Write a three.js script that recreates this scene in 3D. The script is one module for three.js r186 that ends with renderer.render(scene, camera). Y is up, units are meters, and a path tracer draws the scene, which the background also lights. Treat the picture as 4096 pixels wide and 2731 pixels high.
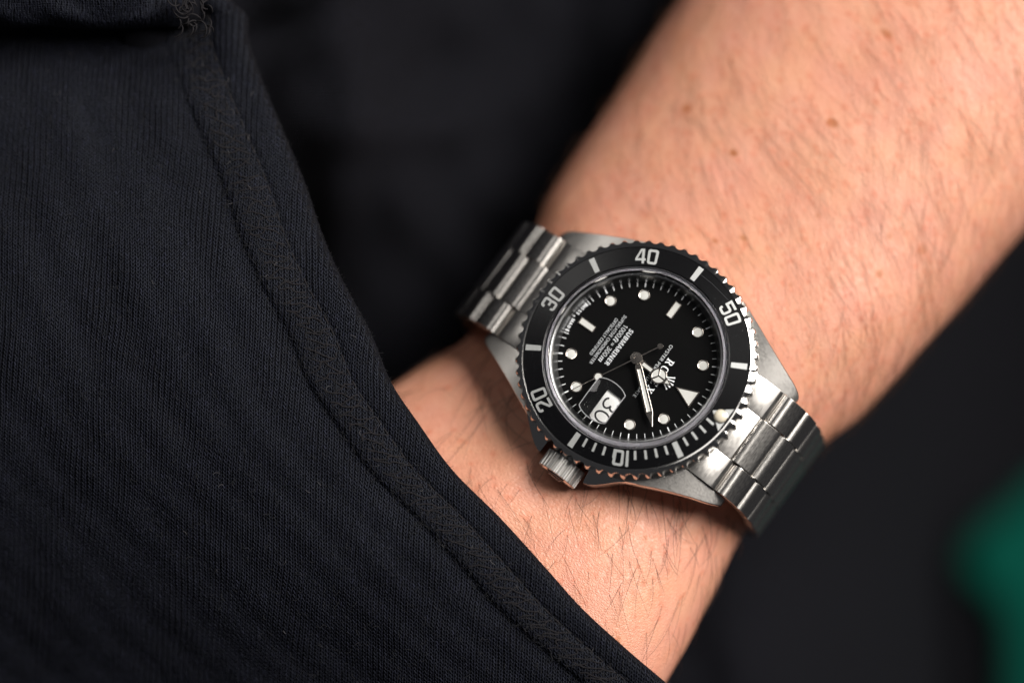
import * as THREE from 'three';
import { mergeGeometries, toCreasedNormals, mergeVertices } from 'three/addons/utils/BufferGeometryUtils.js';
import { RectAreaLightUniformsLib } from 'three/addons/lights/RectAreaLightUniformsLib.js';
import { createNoise2D, createNoise3D } from 'simplex-noise';

// ---------------------------------------------------------------- camera, light, exposure
const scene = new THREE.Scene();
const K = 0.001;                                   // everything below is authored in millimetres
const PX = 24.2, DIST = 500;                       // photograph pixels per mm in the plane of the dial; camera distance (mm)
const camera = new THREE.PerspectiveCamera(2 * Math.atan((2731 / PX / 2) / DIST) * 180 / Math.PI, 1024 / 682, 0.02, 20);
camera.position.set(0, 0, DIST * K);
camera.lookAt(0, 0, 0);
camera.focus = 0.4982;
camera.userData.fStop = 3.4;

const renderer = new THREE.WebGLRenderer({ antialias: true });
renderer.toneMapping = THREE.LinearToneMapping;
renderer.toneMappingExposure = 1.0;
renderer.shadowMap.enabled = true;
scene.background = new THREE.Color().setRGB(0.04, 0.04, 0.043);   // dim light of the surroundings

RectAreaLightUniformsLib.init();
const LAMPS = [
  { at: [600, 430, 740], size: [560, 620], power: 18.4, color: [1.0, 0.965, 0.92], label: 'large white softbox lamp lighting the forearm side of the wrist' },
  { at: [-430, 640, 560], size: [380, 260], power: 1.3, color: [1.0, 0.97, 0.93], label: 'small white softbox lamp hanging above the pocket' },
];

// ---------------------------------------------------------------- helpers
function rng(seed) { let s = seed | 0; return () => { s = (s + 0x6d2b79f5) | 0; let t = Math.imul(s ^ (s >>> 15), 1 | s); t = (t + Math.imul(t ^ (t >>> 7), 61 | t)) ^ t; return ((t ^ (t >>> 14)) >>> 0) / 4294967296; }; }
const n2 = createNoise2D(rng(11)), n3 = createNoise3D(rng(12));
const { clamp, lerp, smoothstep } = THREE.MathUtils;
const V = (x, y, z) => new THREE.Vector3(x, y, z);
const lin = (r, g, b) => new THREE.Color().setRGB(r, g, b);
function mesh(name, geometry, material, parent, toMetres = true) {
  if (toMetres) geometry.scale(K, K, K);
  const m = new THREE.Mesh(geometry, material);
  m.name = name; m.castShadow = m.receiveShadow = true;
  parent.add(m);
  return m;
}
function tag(o, label, category, group) { o.userData.label = label; o.userData.category = category; if (group) o.userData.group = group; return o; }
function merge(list) { return mergeGeometries(list.map((g) => { const h = g.index ? g.toNonIndexed() : g; for (const k of Object.keys(h.attributes)) if (!['position', 'normal', 'uv'].includes(k)) h.deleteAttribute(k); return h; })); }
function table(rows) {                              // smooth interpolation of rows [x, a, b, ...]
  return (x) => {
    const n = rows.length;
    if (x <= rows[0][0]) return rows[0].slice(1);
    if (x >= rows[n - 1][0]) return rows[n - 1].slice(1);
    let i = 0; while (x > rows[i + 1][0]) i++;
    const p0 = rows[Math.max(i - 1, 0)], p1 = rows[i], p2 = rows[i + 1], p3 = rows[Math.min(i + 2, n - 1)], h = p2[0] - p1[0], t = (x - p1[0]) / h;
    return p1.slice(1).map((_, c) => {
      c++;
      const m1 = (p2[c] - p0[c]) / Math.max(p2[0] - p0[0], 1e-6) * h, m2 = (p3[c] - p1[c]) / Math.max(p3[0] - p1[0], 1e-6) * h, t2 = t * t, t3 = t2 * t;
      return (2 * t3 - 3 * t2 + 1) * p1[c] + (t3 - 2 * t2 + t) * m1 + (-2 * t3 + 3 * t2) * p2[c] + (t3 - t2) * m2;
    });
  };
}
function gridMesh(nu, nv, at, uvAt, flip = false) {  // a sheet of (nu+1) x (nv+1) points
  const pos = [], uv = [], idx = [];
  for (let j = 0; j <= nv; j++) for (let i = 0; i <= nu; i++) { const p = at(i / nu, j / nv, i, j); pos.push(p.x, p.y, p.z); uv.push(...uvAt(i / nu, j / nv, p, i, j)); }
  for (let j = 0; j < nv; j++) for (let i = 0; i < nu; i++) { const a = j * (nu + 1) + i, b = a + 1, c = a + nu + 1, d = c + 1; idx.push(...(flip ? [a, c, b, b, c, d] : [a, b, c, b, d, c])); }
  const g = new THREE.BufferGeometry();
  g.setAttribute('position', new THREE.Float32BufferAttribute(pos, 3)); g.setAttribute('uv', new THREE.Float32BufferAttribute(uv, 2));
  g.setIndex(idx); g.computeVertexNormals();
  return g;
}
function lathe(profile, seg = 96) {                  // profile [[r, z], ...] turned about z
  const g = new THREE.LatheGeometry(profile.map(([r, z]) => new THREE.Vector2(r, z)), seg);
  g.rotateX(Math.PI / 2);
  return toCreasedNormals(g, 0.5);
}
function extrude(points, depth, bevel = 0, seg = 2, holes = []) {
  const s = new THREE.Shape(points.map(([x, y]) => new THREE.Vector2(x, y)));
  for (const h of holes) s.holes.push(new THREE.Path(h.map(([x, y]) => new THREE.Vector2(x, y))));
  return new THREE.ExtrudeGeometry(s, { depth: depth - 2 * bevel, bevelEnabled: bevel > 0, bevelSize: bevel, bevelThickness: bevel, bevelOffset: -bevel, bevelSegments: seg, curveSegments: 24 }).translate(0, 0, bevel);
}
function roundedProfile(x0, x1, y0, y1, rs, n = 5) { // corner radii [bottom-left, bottom-right, top-right, top-left]
  const out = [], c = [[x0 + rs[0], y0 + rs[0], Math.PI], [x1 - rs[1], y0 + rs[1], -Math.PI / 2], [x1 - rs[2], y1 - rs[2], 0], [x0 + rs[3], y1 - rs[3], Math.PI / 2]];
  c.forEach(([cx, cy, a], k) => { for (let i = 0; i <= n; i++) { const t = a + i / n * Math.PI / 2; out.push([cx + rs[k] * Math.cos(t), cy + rs[k] * Math.sin(t)]); } });
  return out;
}
function tube(points, radius, radial = 4, taper = () => 1) {
  const n = points.length, pos = [], nor = [], idx = [], T = new THREE.Vector3(), A = new THREE.Vector3(), B = new THREE.Vector3();
  for (let i = 0; i < n; i++) {
    T.subVectors(points[Math.min(i + 1, n - 1)], points[Math.max(i - 1, 0)]).normalize();
    if (i === 0) A.set(Math.abs(T.x) > 0.7 ? 0 : 1, Math.abs(T.x) > 0.7 ? 1 : 0, 0.3);
    A.addScaledVector(T, -A.dot(T)).normalize(); B.crossVectors(T, A);
    const r = radius * taper(i / (n - 1));
    for (let k = 0; k < radial; k++) { const c = Math.cos(k / radial * 2 * Math.PI), s = Math.sin(k / radial * 2 * Math.PI), x = A.x * c + B.x * s, y = A.y * c + B.y * s, z = A.z * c + B.z * s; pos.push(points[i].x + x * r, points[i].y + y * r, points[i].z + z * r); nor.push(x, y, z); }
  }
  for (let i = 0; i < n - 1; i++) for (let k = 0; k < radial; k++) { const a = i * radial + k, b = i * radial + (k + 1) % radial; idx.push(a, b, a + radial, b, b + radial, a + radial); }
  const g = new THREE.BufferGeometry();
  g.setAttribute('position', new THREE.Float32BufferAttribute(pos, 3)); g.setAttribute('normal', new THREE.Float32BufferAttribute(nor, 3));
  g.setAttribute('uv', new THREE.Float32BufferAttribute(new Float32Array(n * radial * 2), 2)); g.setIndex(idx);
  return g;
}
function dataTexture(w, h, fill, srgb = false) {     // fill(x, y) -> [r, g, b] in 0..1
  const d = new Uint8Array(w * h * 4);
  for (let y = 0; y < h; y++) for (let x = 0; x < w; x++) { const c = fill(x, y), o = (y * w + x) * 4; for (let k = 0; k < 3; k++) d[o + k] = clamp(Math.round((c.length ? c[k] : c) * 255), 0, 255); d[o + 3] = 255; }
  const t = new THREE.DataTexture(d, w, h);
  t.wrapS = t.wrapT = THREE.RepeatWrapping; t.magFilter = THREE.LinearFilter; t.minFilter = THREE.LinearFilter; t.needsUpdate = true;
  if (srgb) t.colorSpace = THREE.SRGBColorSpace;
  return t;
}
function planar(g, r) { const p = g.attributes.position, uv = []; for (let i = 0; i < p.count; i++) uv.push(p.getX(i) / (2 * r) + 0.5, p.getY(i) / (2 * r) + 0.5); g.setAttribute('uv', new THREE.Float32BufferAttribute(uv, 2)); return g; }
// a place seen at photograph pixel (px, py), standing z mm in front of the plane of the dial
const at = (px, py, z) => V((px - 2048) / PX * (DIST - z) / DIST, -(py - 1365.5) / PX * (DIST - z) / DIST, z);

// ---------------------------------------------------------------- lamps
for (const L of LAMPS) {
  const o = new THREE.Group(); o.name = L === LAMPS[0] ? 'softbox_lamp' : 'softbox_lamp_001'; scene.add(o);
  o.position.set(...L.at.map((v) => v * K)); o.lookAt(10 * K, 0, 0);
  tag(o, L.label, 'lamp');
  const [w, h] = L.size;
  mesh('housing', extrude(roundedProfile(-w / 2 - 15, w / 2 + 15, -h / 2 - 15, h / 2 + 15, [12, 12, 12, 12]), 60, 4).translate(0, 0, -72), new THREE.MeshStandardMaterial({ color: lin(0.02, 0.02, 0.02), roughness: 0.7 }), o);
  mesh('diffuser', extrude(roundedProfile(-w / 2, w / 2, -h / 2, h / 2, [6, 6, 6, 6]), 3, 0.5).translate(0, 0, -11), new THREE.MeshStandardMaterial({ color: lin(0.8, 0.8, 0.8), emissive: lin(...L.color), emissiveIntensity: 0.5 }), o);
  const light = new THREE.RectAreaLight(lin(...L.color), L.power, w * K, h * K);
  light.position.copy(o.position); light.name = 'softbox_glow'; scene.add(light); light.lookAt(10 * K, 0, 0);
}

// ---------------------------------------------------------------- the watch's own axes: x to 3 o'clock, y to 12, z out of the dial
const NORMAL = V(-0.133, 0.220, 0).setZ(0.966).normalize();
const Y12 = V(0.8166, -0.5772, 0); Y12.z = -(NORMAL.x * Y12.x + NORMAL.y * Y12.y) / NORMAL.z; Y12.normalize();
const X3 = new THREE.Vector3().crossVectors(Y12, NORMAL);
const CENTRE = at(2549, 1439.5, 0);
const WATCH = new THREE.Matrix4().makeBasis(X3, Y12, NORMAL).setPosition(CENTRE);   // mm
const toWorld = (x, y, z) => V(x, y, z).applyMatrix4(WATCH);

// ================================================================ cloth
const WALE = 0.87, COURSE = 0.60;
const knitBump = dataTexture(256, 256, (x, y) => {   // 8 wales x 8 courses of plain knit
  const u = x / 32 % 1, v = y / 32 % 1, side = u < 0.5 ? u * 2 : (1 - u) * 2, lean = (v + side * 0.55) % 1;
  const across = 1 - Math.pow(Math.abs(side - 0.52) / 0.5, 2), along = Math.sin(lean * Math.PI);
  return clamp(0.15 + 0.8 * clamp(across, 0, 1) * Math.pow(along, 0.6), 0, 1);
});
const clothGrain = dataTexture(512, 512, (x, y) => {
  const s = (f) => n3(Math.cos(x / 512 * 6.2832) * f, Math.sin(x / 512 * 6.2832) * f + Math.cos(y / 512 * 6.2832) * f, Math.sin(y / 512 * 6.2832) * f);
  const g = 0.72 + 0.12 * s(3) + 0.12 * s(14) + 0.1 * s(40);
  return [g, g * 0.985, g * 1.02];
});
function knitMaterial(color, bump, rough = 0.92) {
  const b = knitBump.clone(); b.repeat.set(1 / (8 * WALE * K), 1 / (8 * COURSE * K)); b.needsUpdate = true;
  const c = clothGrain.clone(); c.repeat.set(1 / 0.023, 1 / 0.023); c.needsUpdate = true;
  return new THREE.MeshPhysicalMaterial({ color, roughness: rough, map: c, bumpMap: b, bumpScale: bump * K, sheen: 0.4, sheenColor: lin(0.03, 0.03, 0.04), sheenRoughness: 0.6, specularIntensity: 0.3 });
}
const BLACK = lin(0.0052, 0.0053, 0.0084);
const M_panel = knitMaterial(BLACK, 0.2);
const M_body = knitMaterial(BLACK, 0.25);
const M_yarn = new THREE.MeshPhysicalMaterial({ color: lin(0.0056, 0.0060, 0.0105), roughness: 0.62, sheen: 0.4, sheenColor: lin(0.02, 0.024, 0.038), sheenRoughness: 0.5, specularIntensity: 0.5, specularColor: lin(0.8, 0.88, 1.0) });
const M_thread = new THREE.MeshPhysicalMaterial({ color: lin(0.0165, 0.0148, 0.0165), roughness: 0.8, sheen: 0.4, sheenColor: lin(0.03, 0.027, 0.03), sheenRoughness: 0.5, specularIntensity: 0.3 });

const S = 4096 / 2352;
const edgeX = table([[-260, 830], [0, 925], [60, 985], [157, 993], [313, 1045], [522, 1132], [731, 1219], [958, 1297], [1132, 1376], [1324, 1480], [1533, 1567], [1690, 1672], [1881, 1811], [2073, 2003], [2264, 2177], [2438, 2334], [2612, 2525], [2731, 2665], [3000, 2960]]);
const edgeZ = table([[-260, -9], [300, -7], [700, -4], [1100, 0], [1500, 2], [1900, 3.2], [2300, 4.5], [2731, 4], [3000, 3]]);
const HEM = 11.2;                                     // mm from the folded edge to the end of the hem
function hemShape(t) {                                // height of the cloth over its mean, t mm from the folded edge
  const round = -1.5 * Math.pow(clamp(1 - t / 2.2, 0, 1), 2.2);
  const step = -0.6 * smoothstep(t, HEM - 0.4, HEM + 1.1), groove = -0.3 * Math.exp(-Math.pow((t - HEM - 0.2) / 0.55, 2)) - 0.3 * Math.exp(-Math.pow((t - 5.2) / 0.5, 2));
  return round + step + groove + 0.12 * Math.sin(t * 0.9);
}
function panelZ(px, py) {
  const t = (edgeX(py)[0] - px) / PX, far = 1.45 * Math.tanh(t / 62 / 1.45);
  let z = edgeZ(py)[0] + 3.2 * Math.sin(clamp(far * 1.6, 0, 3.0)) - 12.5 * far * far * (0.55 + 0.75 * smoothstep(py, 1300, 2900));
  z -= 9 * smoothstep(-py, -420, 0) * smoothstep(t, 3, 14);                       // runs back under the fold along the top
  z += 0.55 * n2(px / 620, py / 900) + 0.12 * n2(px / 210 + 7, py / 320) * smoothstep(t, 6, 20);
  const along = n2(py / 260, 3.3) * 0.22;
  return z + hemShape(t * 0.83) + along * Math.exp(-t / 6);
}
const sweatshirt = new THREE.Group(); sweatshirt.name = 'sweatshirt'; scene.add(sweatshirt);
tag(sweatshirt, 'black knitted sweatshirt with a slanted pocket that the hand slips into', 'sweatshirt');

// pocket: one sheet with a turned-in edge
const panelT = []; for (let i = 0; i <= 190; i++) { const q = i / 190; panelT.push(q < 0.5 ? q * 2 * 16 : 16 + Math.pow((q - 0.5) * 2, 1.2) * 125); }
const curl = [[3.4, -3.2], [1.8, -3.1], [0.7, -2.75], [0.12, -2.25]];
const pocketGeo = gridMesh(panelT.length - 1 + curl.length, 330, (u, v, i, j) => {
  const py = lerp(-230, 2960, j / 330), e = edgeX(py)[0];
  if (i < curl.length) { const [t, dz] = curl[i]; return at(e - t * PX, py, edgeZ(py)[0] + dz + n2(py / 260, 3.3) * 0.22); }
  const px = e - panelT[i - curl.length] * PX / 0.83;
  return at(px, py, panelZ(px, py));
}, (u, v, p) => [p.x * K, p.y * K], true);
const pocket = mesh('pocket', pocketGeo, M_panel, sweatshirt);
pocket.userData.label = 'slanted pocket panel of black plain knit with a stitched hem';

// knit loops standing out of the panel
function knitLoops(name, parent, list, seed) {       // list of [position, across, up, normal]
  const leg = new THREE.CapsuleGeometry(0.122, 0.52, 3, 6);
  leg.scale(1.12, 1, 0.8).scale(K, K, K);
  const inst = new THREE.InstancedMesh(leg, M_yarn, list.length * 2), R = rng(seed), m = new THREE.Matrix4(), x = new THREE.Vector3(), y = new THREE.Vector3(), c = new THREE.Color();
  inst.name = name; inst.userData.kind = 'stuff'; inst.castShadow = inst.receiveShadow = true;
  list.forEach(([p, ax, up, n], k) => {
    for (const s of [0, 1]) {
      const sg = s ? 1 : -1, a = sg * (0.36 + (R() - 0.5) * 0.22), w = 0.9 + R() * 0.25;
      y.copy(up).multiplyScalar(Math.cos(a)).addScaledVector(ax, Math.sin(a)).addScaledVector(n, 0.14 * (R() - 0.3)).normalize(); x.crossVectors(y, n).normalize();
      const nn = new THREE.Vector3().crossVectors(x, y), q = p.clone().addScaledVector(ax, sg * WALE * (0.23 + (R() - 0.5) * 0.06)).addScaledVector(up, (R() - 0.5) * 0.08).addScaledVector(n, 0.07 + R() * 0.08).multiplyScalar(K);
      m.makeBasis(x.multiplyScalar(w), y.multiplyScalar(0.94 + R() * 0.15), nn.multiplyScalar(w)).setPosition(q);
      inst.setMatrixAt(k * 2 + s, m);
      const b = 0.6 + 0.7 * R() + (R() < 0.04 ? 0.8 : 0); inst.setColorAt(k * 2 + s, c.setRGB(b * (0.97 + 0.06 * R()), b * 0.98, b * (0.96 + 0.1 * R())));
    }
  });
  parent.add(inst);
}
{
  const list = [], wpx = WALE * PX, cpx = COURSE * PX, R = rng(5);
  for (let i = -3; i < 140; i++) for (let j = -8; j < 202; j++) {
    const py = j * cpx + (i % 2) * 2, lean = (1365 - py) * 0.045 + 12 * n2(i * 0.04, py / 900), e = edgeX(py)[0], px = i * wpx + lean + 3 * n2(i * 0.12 + 50, py / 240);
    const t = (e - px) / PX * 0.83;
    if (t < 0.55 || px < -60) continue;
    const d = 6, p = at(px, py, panelZ(px, py)), ax = at(px + d, py, panelZ(px + d, py)).sub(at(px - d, py, panelZ(px - d, py))).normalize();
    const up = at(px, py - d, panelZ(px, py - d)).sub(at(px, py + d, panelZ(px, py + d))).normalize(), n = new THREE.Vector3().crossVectors(ax, up).normalize();
    up.crossVectors(n, ax);
    list.push([p, ax, up, n]);
  }
  knitLoops('knit_loops', pocket, list, 21);
}
// loose fibres along the hem and over the panel
{
  const R = rng(77), list = [];
  for (let k = 0; k < 5200; k++) {
    const py = lerp(-60, 2790, R()), t = k < 1500 ? R() * 1.2 : k < 3300 ? 5 + R() * 7 : R() * 50, px = edgeX(py)[0] - t * PX / 0.83;
    if (px < -50) continue;
    const p = at(px, py, panelZ(px, py) + 0.12), a = R() * 6.283, l = (k < 1500 ? 0.25 : 0.5) + R() * (k < 1500 ? 0.5 : 1.0), pts = [], c = (R() - 0.5) * 2.2, lift = 0.15 + R() * 0.35;
    for (let i = 0; i < 5; i++) { const s = i / 4, b = a + c * s; pts.push(p.clone().add(V(Math.cos(b) * l * s, Math.sin(b) * l * s, lift * Math.sin(s * 2.4)))); }
    list.push(tube(pts, 0.016 + 0.012 * R(), 3));
  }
  mesh('loose_fibres', merge(list), new THREE.MeshPhysicalMaterial({ color: lin(0.016, 0.016, 0.019), roughness: 0.8 }), pocket).userData.kind = 'stuff';
}
{
  const R = rng(178), list = [];
  for (let k = 0; k < 46; k++) {
    const py = lerp(40, 2700, R()), px = edgeX(py)[0] - (R() < 0.5 ? 5 + 6 * R() : R() * 50) * PX / 0.83;
    const p = at(px, py, panelZ(px, py) + 0.3), a = R() * 6.283, l = 0.25 + R() * 0.9, pts = [], c = (R() - 0.5) * 3;
    for (let i = 0; i < 5; i++) { const q = i / 4; pts.push(p.clone().add(V(Math.cos(a + c * q) * l * q, Math.sin(a + c * q) * l * q, 0.15 * Math.sin(q * 3)))); }
    list.push(tube(pts, 0.02 + 0.02 * R(), 4));
  }
  mesh('lint', merge(list), new THREE.MeshPhysicalMaterial({ color: lin(0.10, 0.095, 0.10), roughness: 0.9 }), pocket).userData.kind = 'stuff';
}
// cover stitch along the hem: each stitch a tangle of thread across the band
{
  const R = rng(31), variants = [];
  const pathLen = []; let acc = 0, last = null;
  for (let py = -150; py <= 2900; py += 10) { const p = at(edgeX(py)[0], py, 0); if (last) acc += p.distanceTo(last); pathLen.push([acc, py]); last = p; }
  const pyAt = (s) => { let i = 0; while (i < pathLen.length - 2 && pathLen[i + 1][0] < s) i++; const [a, b] = [pathLen[i], pathLen[i + 1]]; return lerp(a[1], b[1], (s - a[0]) / (b[0] - a[0])); };
  const on = (s, t, h) => { const py = pyAt(s), px = edgeX(py)[0] - t * PX / 0.83; return at(px, py, panelZ(px, py) + h); };
  for (let k = 0, s = 1; s < acc - 3; k++, s += 2.35) {
    const g = [];
    for (let q = 0; q < 2; q++) {
      const pts = [], t0 = 5.3 + R() * 1.0, t1 = HEM - 0.7 - R() * 1.2, w = 0.4 + R() * 1.3, off = (q - 0.5) * 1.0 + (R() - 0.5) * 0.9, r = 0.09 + R() * 0.05;
      for (let i = 0; i <= 12; i++) { const f = i / 12; pts.push(on(s + off + (q % 2 ? 1 : -1) * w * (f - 0.5) * 2 + (0.15 + 0.3 * R()) * Math.sin(f * 9 + q + k), lerp(t0, t1, f) + 0.3 * Math.sin(f * 11 + q * 2 + k * 1.7), 0.10 + 0.14 * Math.sin(f * Math.PI) + 0.08 * R())); }
      g.push(tube(pts, r, 5));
    }
    for (const t of [5.25]) {              // the two needle lines
      const pts = []; for (let i = 0; i <= 6; i++) { const f = i / 6; pts.push(on(s + (f - 0.5) * 2.1, t, -0.1 + 0.38 * Math.sin(f * Math.PI))); }
      g.push(tube(pts, 0.15, 5, (f) => 0.6 + 0.4 * Math.sin(f * Math.PI)));
    }
    mesh('stitch', merge(g), M_thread, pocket);
  }
}
// the fold that overhangs the pocket along its top
{
  const foldZ = (px, q) => { const a = q * Math.PI; return a; };
  const prof = [[-330, 1.5], [-180, 3.2], [-60, 3.8], [10, 3.4], [55, 2.3], [84, 0.6], [97, -1.6], [92, -3.8], [60, -5.5], [0, -7]];
  const lane = table(prof.map(([y, z], i) => [i, y, z]));
  const put = (px, q) => { const [y, z] = lane(q * 9), sag = 9 * n2(px / 330, 1.5) + 6 * Math.sin(px / 200); return at(px, y + sag + px * 0.012, z - 4.2 + 0.5 * n2(px / 250, q * 3) - 6 * smoothstep(px, 560, 860) - 0.000004 * px * px); };
  const g = gridMesh(120, 60, (u, v) => put(lerp(-260, 800, u), 1 - v), (u, v, p) => [p.x * K, p.y * K * 1.2 + v * 0.004], false);
  const fold = mesh('pocket_top_fold', g, M_panel, sweatshirt), list = [];
  for (let i = -4; i < 35; i++) for (let j = 0; j < 26; j++) {
    const q = 0.30 + j / 26 * 0.52, px = i * WALE * PX + 4 * n2(i, j * 0.2), p = put(px, q), ax = put(px + 6, q).sub(put(px - 6, q)).normalize(), up = put(px, q - 0.01).sub(put(px, q + 0.01)).normalize(), n = new THREE.Vector3().crossVectors(ax, up).normalize();
    if (px > 740) continue;
    list.push([p, ax, up, n]);
  }
  knitLoops('fold_knit_loops', fold, list, 22);
  const R = rng(91), g2 = [];                         // bar tack where the fold meets the slanted edge
  for (let k = 0; k < 34; k++) { const pts = [], x0 = 690 + R() * 150, y0 = -20 + R() * 135, a = R() * 6.28, l = 30 + 45 * R(); for (let i = 0; i <= 8; i++) { const f = i / 8; pts.push(at(x0 + Math.cos(a + f * 1.5) * l * f, y0 + Math.sin(a + f * 1.5) * l * f, -1.0 + 0.9 * Math.sin(f * 3) + R() * 0.2)); } g2.push(tube(pts, 0.11 + 0.04 * R(), 5)); }
  mesh('bar_tack', merge(g2), M_thread, sweatshirt);
}
// the front of the garment behind the arm
function torsoZ(px, py) {
  const near = table([[-300, -13], [200, -14], [700, -22], [1200, -40], [1700, -46], [3200, -48]])(py)[0];
  let z = lerp(near, -58, smoothstep(px, 1250, 2300)) - 700 * Math.pow(clamp((px - 2900) / 1500, 0, 1.4), 2);
  z += 5.0 * Math.exp(-Math.pow((py - 560 + (px - 1300) * 0.12) / 120, 2)) * smoothstep(px, 1150, 1500) * (1 - smoothstep(px, 1600, 2300));
  z -= 5.0 * Math.exp(-Math.pow((py - 150 + (px - 1000) * 0.35) / 90, 2)) * (1 - smoothstep(px, 1100, 1600));
  return z + 3.5 * n2(px / 900 + 3, py / 1100) + 1.8 * n2(px / 380, py / 520 + 9);
}
mesh('front_panel', gridMesh(170, 130, (u, v) => { const px = lerp(500, 5200, u), py = lerp(3500, -800, v); return at(px, py, torsoZ(px, py)); }, (u, v, p) => [p.x * K, p.y * K]), M_body, sweatshirt);

// ================================================================ green cloth far behind
{
  const out = new THREE.CatmullRomCurve3([[3830, 2235], [3900, 2120], [4010, 2030], [4180, 1880], [4500, 1800], [4700, 2400], [4500, 3200], [4080, 3200], [4005, 2800], [4000, 2560], [3960, 2420], [3860, 2320]].map(([x, y]) => at(x + 12, y, -300)), true).getPoints(80);
  const g = new THREE.ExtrudeGeometry(new THREE.Shape(out.map((p) => new THREE.Vector2(p.x, p.y))), { depth: 8, bevelEnabled: true, bevelSize: 5, bevelThickness: 5, bevelOffset: -5, bevelSegments: 6 });
  g.translate(0, 0, -306);
  const o = mesh('green_cushion', g, new THREE.MeshPhysicalMaterial({ color: lin(0.0005, 0.062, 0.043), roughness: 0.95, specularIntensity: 0.2 }), scene);
  tag(o, 'green padded cloth edge, out of focus beyond the black sweatshirt', 'cushion');
}

// ================================================================ the arm
const arm = table([ // x, half width towards 6, half width towards 12, top z, bottom z
  [-170, 46, 44, -6, -66], [-80, 40, 37, -6.6, -55], [-55, 38.4, 35, -7.4, -52], [-38, 37.2, 33.6, -7.9, -50], [-18, 36, 31.8, -8.4, -47.5], [-9, 33.2, 29.2, -8.8, -46], [4, 32, 27.6, -8.8, -45],
  [12, 32, 27.6, -8.2, -44], [18, 34.5, 28.6, -7.2, -43], [26, 37, 30.2, -5.8, -41], [38, 41, 32.3, -4.4, -38], [48, 42, 33.2, -5.0, -36], [58, 39, 31.5, -8, -35], [68, 32, 27, -13, -33], [78, 20, 18, -19, -31], [84, 8, 8, -22, -28], [85, 2, 2, -24, -26]]);
function skinLocal(x, a, lift = 0) {                  // a = 0 at the top of the wrist, towards 12 positive
  const [l, r, top, bot] = arm(x), mid = (top + bot) / 2, hi = top - mid, lo = mid - bot, sn = Math.sin(a), cs = Math.cos(a), e = 2 / 2.25;
  const y = Math.sign(sn) * Math.pow(Math.abs(sn), e) * (sn < 0 ? l : r), z = mid + Math.sign(cs) * Math.pow(Math.abs(cs), e) * (cs > 0 ? hi : lo);
  let d = 0.22 * n3(x / 26, y / 20, z / 20) + 0.07 * n3(x / 9, y / 9, z / 9);
  d += 0.8 * Math.exp(-Math.pow((y + 6 + (x - 30) * 0.12) / 5, 2)) * smoothstep(x, 16, 34) * (cs > 0 ? 1 : 0);     // tendon
  d += 1.6 * Math.exp(-Math.pow((y - 21) / 8, 2) - Math.pow((x + 27) / 11, 2)) * (cs > 0 ? 1 : 0);                   // head of the ulna
  return V(x, y + Math.sin(a) * (d + lift), z + Math.cos(a) * (d + lift));
}
const ARC = 31;                                       // mm of skin per radian, for the texture
const X0 = -140, XL = 230, A0 = -2.1, AL = 4.2;       // what the colour map covers
const hairRoots = [];
{
  const R = rng(404);
  let guard = 0;
  while (hairRoots.length < 3000 && guard++ < 60000) {
    const x = R() < 0.74 ? lerp(-115, 0, R()) : lerp(0, 75, R()), a = (R() * 2 - 1) * 1.5;
    const keep = x < 0 ? 0.55 + 0.3 * smoothstep(a, -0.2, 0.9) : (0.22 + 0.5 * (1 - smoothstep(x, 14, 40))) * (1 - smoothstep(x, 48, 60)) * (0.35 + 0.65 * smoothstep(a, -1.0, 0.1)) * (1 - 0.6 * smoothstep(a, 0.75, 1.2));
    if (R() > keep || (Math.abs(x) < 11.5 && x < 10 && x > -8)) continue;
    hairRoots.push([x, a, R()]);
  }
}
const MOLES = [[2745, 430, 1.1, 0.5], [2935, 610, 0.75, 0.85], [3330, 490, 0.9, 0.55], [3545, 130, 0.8, 0.5], [3520, 1095, 0.9, 0.5], [2975, 950, 0.6, 0.5], [2720, 1030, 0.5, 0.4], [3690, 1000, 1.2, 0.35], [2470, 2560, 0.9, 0.35], [2860, 960, 0.5, 0.5]];
function skinUnder(px, py) {                          // (x, a) of the skin seen at a pixel: Newton steps on the upper side
  let best = [0, 0, 1e9];
  for (let x = -110; x < 80; x += 2) for (let a = -1.3; a < 1.3; a += 0.05) { const p = skinLocal(x, a).applyMatrix4(WATCH), s = DIST / (DIST - p.z), ex = p.x * s * PX + 2048 - px, ey = 1365.5 - p.y * s * PX - py, d = ex * ex + ey * ey; if (d < best[2]) best = [x, a, d]; }
  let [x, a, d0] = best;
  for (let h = 1; h > 0.02; h *= 0.6) for (const [dx, da] of [[h, 0], [-h, 0], [0, h / 30], [0, -h / 30]]) { const p = skinLocal(x + dx, a + da).applyMatrix4(WATCH), s = DIST / (DIST - p.z), ex = p.x * s * PX + 2048 - px, ey = 1365.5 - p.y * s * PX - py, d = ex * ex + ey * ey; if (d < d0) { d0 = d; x += dx; a += da; } }
  return [x, a];
}
const moles = MOLES.map(([px, py, r, k]) => [...skinUnder(px, py), r * 0.95, k * 0.85]);
let skinMap, skinBump, skinGloss;
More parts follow.
